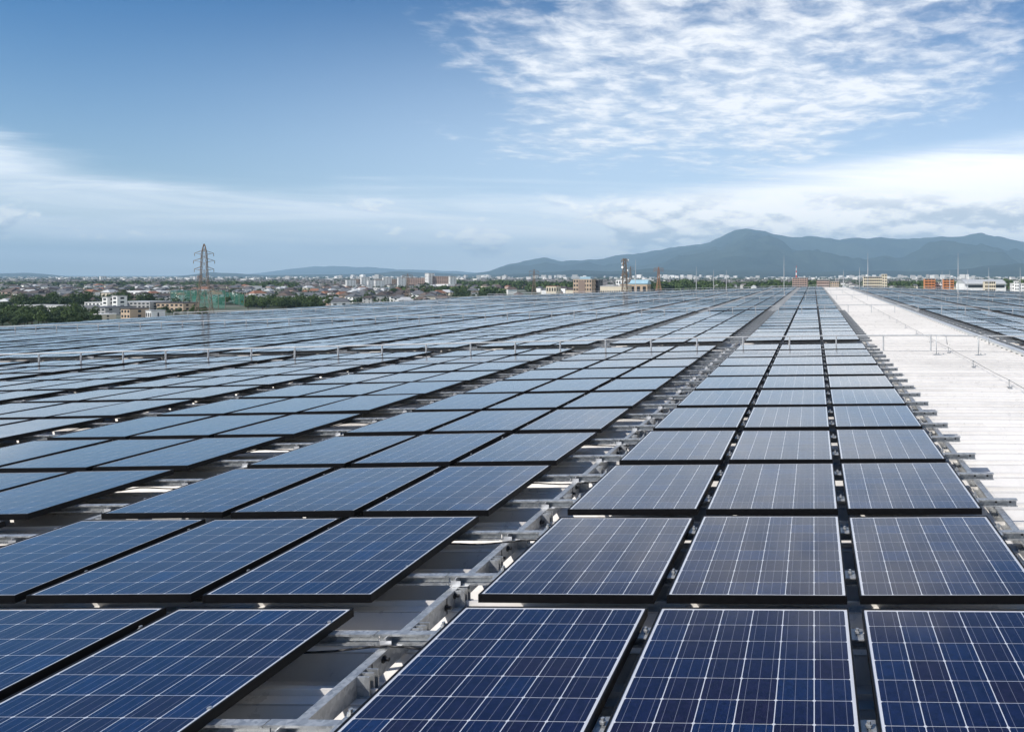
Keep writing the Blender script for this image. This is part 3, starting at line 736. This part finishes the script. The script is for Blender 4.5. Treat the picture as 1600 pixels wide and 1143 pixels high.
# driving range nets: tall poles with green mesh
M['net'] = None
def netm():
    m, t, b = new_mat('green_safety_net'); tr = t.node('ShaderNodeBsdfTransparent'); mx = t.node('ShaderNodeMixShader')
    b.inputs['Base Color'].default_value = (.015, .15, .105, 1); b.inputs['Roughness'].default_value = .8
    mx.inputs[0].default_value = .46; t.l.new(tr.outputs[0], mx.inputs[1]); t.l.new(b.outputs[0], mx.inputs[2]); t.l.new(mx.outputs[0], t.n['Material Output'].inputs[0]); return m
M['net'] = netm()
def net(label, pa, da, pb, db, yt, n):
    A_, B_ = place(pa, da), place(pb, db); H = ztop(yt, da); o = empty('safety_net', A_); tag(o, label, 'safety net', 'green driving range nets')
    pm = MB(); pm.cone((0, 0, 0), (0, 0, H+1), .22, .14, 6); pm = pm.mesh('pole', M['lattice'])
    v = B_-A_
    for q_ in (.1, .35, .6, .85): c_ = A_+v*q_; occupied.append((c_.x, c_.y, 26))
    for k_ in range(n+1): inst('pole', pm, o, v*(k_/n))
    for k_ in range(n):
        p, q = v*(k_/n), v*((k_+1)/n); b = MB(); b.quad((p.x, p.y, 1), (q.x, q.y, 1), (q.x, q.y, H), (p.x, p.y, H)); b.build('net_panel', M['net'], o)
net('green net screen left of the large pylon', 266, 640, 352, 620, 453, 8)
net('green net screen behind the large pylon, nearest side', 300, 520, 352, 500, 462, 5)
net('green net screen right of the large pylon', 352, 620, 382, 540, 456, 4)

# lattice towers
def pylon(label, px, yt, d, wb, wt, arms, mat, hbase=0, thick=.16, dishes=0):
    c = place(px, d); H = ztop(yt, d); o = empty('lattice_tower', c, (0, 0, YAW+R(24))); tag(o, label, 'lattice tower')
    occupied.append((c.x, c.y, 8))
    b = MB(); n = 11; zs = [H*(1-(1-k_/n)**1.25) for k_ in range(n+1)]
    def wd(z): return float(np.interp(z/H, (0, .6, .9, 1), (wb, wt, wt*.7, wt*(.12 if not dishes else .6))))/2
    L = (( -1, -1), (1, -1), (1, 1), (-1, 1))
    for z0, z1 in zip(zs[:-1], zs[1:]):
        a, e_ = wd(z0), wd(z1)
        for k_ in range(4):
            p, q = L[k_], L[(k_+1) % 4]
            b.bar((p[0]*a, p[1]*a, z0), (p[0]*e_, p[1]*e_, z1), thick)
            b.bar((p[0]*a, p[1]*a, z0), (q[0]*e_, q[1]*e_, z1), thick*.6); b.bar((q[0]*a, q[1]*a, z0), (p[0]*e_, p[1]*e_, z1), thick*.6)
            b.bar((p[0]*e_, p[1]*e_, z1), (q[0]*e_, q[1]*e_, z1), thick*.6)
    b.build('tower_frame', mat, o)
    for fz, half in arms:
        z = H*fz; ww = wd(z)
        for sx in (-1, 1):
            b = MB()
            for sy in (-1, 1): b.bar((sx*ww, sy*ww, z+1.0), (sx*half, 0, z), thick*.7); b.bar((sx*ww, sy*ww, z-.6), (sx*half, 0, z), thick*.7)
            b.bar((sx*half, 0, z), (sx*half, 0, z-1.4), thick*.9)
            b.build('crossarm', mat, o)
    for k_ in range(dishes):
        z = H*(.97-k_*.06); b = MB(); a_ = k_*1.9
        b.cone((wt*.7*math.cos(a_), wt*.7*math.sin(a_), z), (wt*.9*math.cos(a_), wt*.9*math.sin(a_), z), .7, .75, 10); b.build('antenna_dish', M['w_white'], o)
    return o
pylon('large grey three armed power pylon on the left', 319, 381, 330, 7.0, 2.5, ((.89, 3.5), (.80, 3.9), (.70, 3.6)), M['lattice'], thick=.13)
pylon('small grey pylon before the brown estate slabs', 637, 428, 560, 6, 1.8, ((.96, 3.5), (.90, 3.5)), M['lattice'], thick=.2)
pylon('slim grey pylon left of the tan office block', 834.5, 421, 560, 6, 1.6, ((.95, 3.5), (.86, 3.5)), M['lattice'], thick=.18)
pylon('grey telecom lattice tower with dishes by the blue roof', 976, 404, 420, 4.2, 2.4, ((.97, 1.9), (.72, 1.8)), M['lattice'], thick=.2, dishes=6)
pylon('faint grey pylon behind the telecom tower', 985, 416, 900, 7, 2, ((.95, 4), (.88, 4)), M['lattice'], thick=.2)
pylon('rust coloured pylon right of the blue roofed works', 1029, 417, 620, 7.5, 1.8, ((.96, 4), (.9, 4)), M['rust'], thick=.2)

# --- wooded mounds, woods, trees
def hillz(x, y): return 0
mounds = [(150, 55, 1500, 441, 150), (215, 26, 1480, 440.5, 120), (250, 24, 1500, 441, 120), (330, 60, 1450, 441, 160), (400, 60, 1500, 441, 160), (430, 32, 1200, 441.5, 110), (20, 70, 1500, 446, 160),
          (450, 60, 560, 462, 60), (495, 40, 540, 467, 50), (375, 30, 600, 468, 40), (760, 80, 1450, 439, 160), (700, 40, 1450, 441.5, 110), (820, 70, 1300, 440, 150), (880, 50, 1100, 442, 120),
          (700, 70, 900, 452, 90), (1070, 45, 1100, 437.5, 140), (1030, 40, 1050, 440, 120), (1110, 30, 1200, 440, 120), (1185, 40, 1500, 441, 140), (1215, 45, 1250, 439, 130), (1270, 40, 1250, 438.5, 130), (1410, 50, 1250, 440.5, 140),
          (1440, 40, 1400, 440, 140), (1490, 50, 1350, 440, 150), (1580, 35, 1150, 437, 130), (1640, 50, 1150, 436, 140)]
mb = MB()
wood_pts = []
nseg = 22
for (pc, hw, d, yc, dep) in mounds:
    Hc = max(2.0, ztop(yc, d)-7.0); hwm = hw/FPX*d
    rows = []
    for i in range(nseg+1):
        for j in range(9):
            u, v = i/nseg*2-1, j/8*2-1
            h = max(0, 1-u*u)**.8*max(0, 1-v*v)**.8
            l = u*hwm*1.15; dd = d+v*dep*.6
            p = place(pc, dd)+Vector((CY_*l, SY_*l, 0)); p.z = -.3+Hc*h*(1+.18*math.sin(u*9+pc))
            rows.append(p)
    i0 = len(mb.v); mb.v += [tuple(p) for p in rows]
    for i in range(nseg):
        for j in range(8):
            a = i0+i*9+j; mb.f.append((a, a+9, a+10, a+1)); mb.m.append(0); mb.uv.append(((0, 0),)*4)
    near = d < 800
    for k_ in range(int(hwm*dep/(22 if near else 75))):
        u, v = random.uniform(-1, 1), random.uniform(-1, .55)
        h = max(0, 1-u*u)**.8*max(0, 1-v*v)**.8
        l = u*hwm*1.15; p = place(pc, d+v*dep*.6)+Vector((CY_*l, SY_*l, 0)); p.z = Hc*h*(1+.18*math.sin(u*9+pc))-.5
        wood_pts.append((p, random.uniform(.75, 1.2)*(1 if not near else .8), near))
tag(mb.build('hillocks', M['forest'], smooth=True), 'low wooded rises among the houses', kind='structure')
def leafy(b, c, rx, rz, n, sz, seedv=None):
    for _ in range(n):
        th = random.uniform(0, 2*math.pi); cz = random.uniform(-.75, 1); rr_ = random.uniform(.72, 1.05)
        s_ = math.sqrt(max(0, 1-cz*cz)); p = Vector((c[0]+rx*rr_*s_*math.cos(th), c[1]+rx*rr_*s_*math.sin(th), c[2]+rz*rr_*cz))
        nn = Vector((s_*math.cos(th)+random.gauss(0, .5), s_*math.sin(th)+random.gauss(0, .5), cz+random.gauss(0, .5)+.15)).normalized()
        a = nn.orthogonal().normalized(); bb_ = nn.cross(a); q_ = sz*random.uniform(.6, 1.3)
        t0 = random.uniform(0, 6.28)
        b.face([p+(a*math.cos(t0+k_*2.09)+bb_*math.sin(t0+k_*2.09))*q_ for k_ in range(3)])
b = MB()
for p, s_, near in wood_pts:
    if near:
        for _ in range(3): leafy(b, (p.x+random.uniform(-2, 2), p.y+random.uniform(-2, 2), p.z+random.uniform(3, 6)*s_), 2.4*s_, 2.2*s_, 30, .75)
    else: leafy(b, (p.x, p.y, p.z+4.5*s_), 5.0*s_, 4.0*s_, 26, 2.2)
tag(b.build('woodland', M['leaf']), 'dark green woods covering the low rises in the town', 'woods', kind='stuff')

def tree_proto(h, r, seed, lm_):
    random.seed(seed); t = MB(); t.cone((0, 0, 0), (0, 0, h*.55), .28, .14, 6)
    cl = MB()
    for k_ in range(9):
        a = k_*2.4; q_ = r*.55*math.sqrt(k_/9); zc = h*.5+random.uniform(0, .32)*h
        cpt = (q_*math.cos(a), q_*math.sin(a), zc); t.cone((0, 0, h*.38), cpt, .1, .04, 4)
        leafy(cl, cpt, r*random.uniform(.42, .58), h*random.uniform(.14, .22), 70, .5)
    return t.mesh('trunk', M['trunk']), cl.mesh('crown', lm_)
protos = [tree_proto(10, 4.2, 1, M['leaf']), tree_proto(8, 3.6, 2, M['leaf_d']), tree_proto(12, 4.4, 3, M['leaf']), tree_proto(9, 4.6, 4, M['leaf_d'])]
random.seed(99)
zones = [(-30, 152, 318, 405, 110, 'leafy tree in the dense belt before the school', .66), (110, 132, 400, 410, 3, 'leafy tree beside the white school wing', .7), (188, 232, 520, 560, 7, 'broad dark tree behind the stair towers', 1.0),
         (60, 150, 470, 560, 16, 'dark tree behind the school block', 1.0), (-20, 60, 430, 520, 14, 'dark tree left of the school block', .9), (240, 320, 400, 440, 14, 'tree in the row below the large pylon', .5),
         (380, 520, 480, 560, 34, 'tree in the thick grove right of the large pylon', .75), (560, 620, 620, 800, 12, 'tree among the houses below the estate', .9), (640, 760, 760, 1000, 22, 'tree in the belt below the brown slabs', .9)]
for (a, c, d0_, d1_, n, lab, sc_) in zones:
    for k_ in range(n):
        px, d = random.uniform(a, c), random.uniform(d0_, d1_); p = place(px, d); tm, cm_ = protos[k_ % 4]
        o = empty('tree', p, (0, 0, random.uniform(0, 6))); s_ = sc_*random.uniform(.8, 1.25); o.scale = (s_, s_, s_)
        lab2 = lab+', '+('left end' if px < a+(c-a)/3 else 'middle' if px < a+(c-a)*2/3 else 'right end')+(', front row' if d < (d0_+d1_)/2 else ', rear row')
        tag(o, lab2, 'tree', 'trees: '+lab2); inst('trunk', tm, o); inst('crown', cm_, o)

# --- houses
for px_, d_, r_ in ((455, 545, 58), (415, 530, 40), (500, 545, 40), (325, 440, 40), (350, 470, 40)): c_ = place(px_, d_); occupied.append((c_.x, c_.y, r_))
wallm = ['w_white', 'w_cream', 'w_white', 'w_grey', 'w_pink']; roofs = ['r_brown', 'r_grey', 'r_dark', 'r_grey', 'r_dark', 'r_grey', 'r_brown', 'r_light', 'r_orange']
wname = {'w_white': 'white', 'w_cream': 'cream', 'w_grey': 'grey', 'w_pink': 'pinkish'}
rname = {'r_brown': 'brown', 'r_grey': 'slate grey', 'r_dark': 'dark brown', 'r_orange': 'orange', 'r_light': 'light grey'}
def gable(b, w_, dp, h, rh, ov=.5, m=0):
    pts = [(-w_/2-ov, -dp/2-ov, h-.1), (w_/2+ov, -dp/2-ov, h-.1), (w_/2+ov, dp/2+ov, h-.1), (-w_/2-ov, dp/2+ov, h-.1), (-w_/2+dp*.22, 0, h+rh), (w_/2-dp*.22, 0, h+rh)]
    i = len(b.v); b.v += pts
    for f in ((0, 1, 5, 4), (2, 3, 4, 5), (1, 2, 5), (3, 0, 4), (3, 2, 1, 0)): b.f.append(tuple(i+q_ for q_ in f)); b.m.append(m); b.uv.append(((0, 0),)*len(f))
wm_, rm_ = {}, {}
for k_ in wallm:
    b = MB(); b.box(-4.5, 4.5, -3.7, 3.7, 0, 5.6); wm_[k_] = b.mesh('wall', M[k_])
for k_ in roofs:
    b = MB(); gable(b, 9, 7.4, 5.6, 2.2); rm_[k_] = b.mesh('roof', M[k_])
b = MB(); b.box(-.8, .8, -.05, .1, 0, 1.2); winm = b.mesh('window', M['pane'])
def free(p, r):
    return all((p.x-x)**2+(p.y-y)**2 > (r+q_)**2 for x, y, q_ in occupied)
hz = [(10, 560, 480, 1250, 190), (500, 700, 520, 1000, 60), (640, 900, 640, 1300, 50), (1090, 1600, 1080, 1300, 20)]
for (a, c, d0_, d1_, n) in hz:
    k_ = 0; tries = 0
    while k_ < n and tries < n*12:
        tries += 1
        px, d = random.uniform(a, c), math.sqrt(random.uniform(d0_**2, d1_**2)); p = place(px, d)
        if not free(p, 5.2): continue
        occupied.append((p.x, p.y, 4.4)); k_ += 1
        wk, rk = random.choice(wallm), random.choice(roofs)
        o = empty('house', p, (0, 0, YAW+random.choice((0, 1.57))+random.uniform(-.5, .5))); s_ = random.uniform(.85, 1.25); o.scale = (s_, s_, s_)
        zn = ('left of the green nets' if px < 262 else 'around the large pylon' if px < 395 else 'below the estate towers' if px < 640 else 'below the brown slabs' if px < 760 else 'left of the tan office' if px < 905 else 'beyond the far roof edge')
        dn_ = 'near' if d < 700 else 'middling' if d < 950 else 'far'
        lab = '%s small house, %s walls, %s roof, %s' % (dn_, wname[wk], rname[rk], zn); tag(o, lab, 'house', 'houses: %s' % lab)
        inst('wall', wm_[wk], o); inst('roof', rm_[rk], o)
        if d < 800:
            for wx in (-2.4, 2.2):
                for wz in (1.0, 3.7): inst('window', winm, o, (wx, -3.7, wz))

M['dw'] = plain('distant_walls', (.60, .58, .55), .8, 0, .05, .05, island=.45); M['dr'] = plain('distant_roofs', (.115, .105, .10), .8, 0, .1, .05, island=.6)
b = MB()
def rotbox(p, w_, dp, h, a, m, mt):
    i = len(b.v); b.box(-w_/2, w_/2, -dp/2, dp/2, 0, h, m, mt); ca, sa = math.cos(a), math.sin(a)
    for q_ in range(i, len(b.v)): x, y, z = b.v[q_]; b.v[q_] = (p.x+x*ca-y*sa, p.y+x*sa+y*ca, p.z+z)
for _ in range(3600):
    px = random.uniform(-60, 960) if random.random() < .72 else random.uniform(900, 1660)
    d = 1200+random.random()**.8*1900; p = place(px, d)
    if not free(p, 4): continue
    w_, h = random.uniform(7, 12), random.uniform(5, 7); a = random.uniform(-.6, .6)
    rotbox(p, w_, 8, h, a, 0, 0); i = len(b.v); gable(b, w_, 8, h, 2.2, .5, 1)
    ca, sa = math.cos(a), math.sin(a)
    for q_ in range(i, len(b.v)): x, y, z = b.v[q_]; b.v[q_] = (p.x+x*ca-y*sa, p.y+x*sa+y*ca, z)
for _ in range(900):                                   # blocks of flats and works on the plain
    px = random.uniform(-60, 1660); d = random.uniform(2500, 8000); p = place(px, d)
    rotbox(p, random.uniform(10, 26), 12, random.uniform(5, 13)*(1 if random.random() < .93 else 1.6), random.uniform(-.6, .6), 0, 0)
for pc, n in ((1070, 26), (1400, 22), (1490, 18), (1120, 10), (880, 14), (1340, 10), (770, 14), (560, 24)):
    for _ in range(n):
        d = random.uniform(4200, 6500); p = place(random.gauss(pc, 26), d); rotbox(p, random.uniform(14, 40), 16, random.uniform(12, 30), random.uniform(-.6, .3), 0, 0)
tag(b.build('distant_town', [M['dw'], M['dr']]), 'mass of tiny far houses and blocks on the plain', 'town', kind='stuff')
b = MB()
for _ in range(2600):
    px = random.uniform(-60, 1660); d = 1300+random.random()*5200; p = place(px, d)
    if d > 1200: leafy(b, (p.x, p.y, 4), random.uniform(6, 16), random.uniform(4, 7), 14, 3.2)
for _ in range(1900):
    px = random.uniform(0, 760); d = random.uniform(500, 1250); p = place(px, d)
    if free(p, 3): leafy(b, (p.x, p.y, 3), random.uniform(2, 4), random.uniform(2.5, 4), 30, .9)
tag(b.build('distant_trees', M['leaf_d']), 'far scattered trees between the houses of the plain', 'trees', kind='stuff')

# ------------------------------------------------------------------ the air
hb = MB(); hb.box(-30000, 30000, -3000, 26500, -1.5, 1110)
m = bpy.data.materials.new('haze'); m.use_nodes = True; t = NT(m.node_tree); t.n.clear()
ou = t.node('ShaderNodeOutputMaterial'); pv = t.node('ShaderNodeVolumePrincipled'); pv.inputs['Color'].default_value = (.50, .77, 1, 1); pv.inputs['Density'].default_value = HAZE; pv.inputs['Anisotropy'].default_value = 0
t.l.new(pv.outputs[0], ou.inputs['Volume'])
hz_o = hb.build('haze', m); tag(hz_o, 'pale blue haze over the plain', kind='stuff')
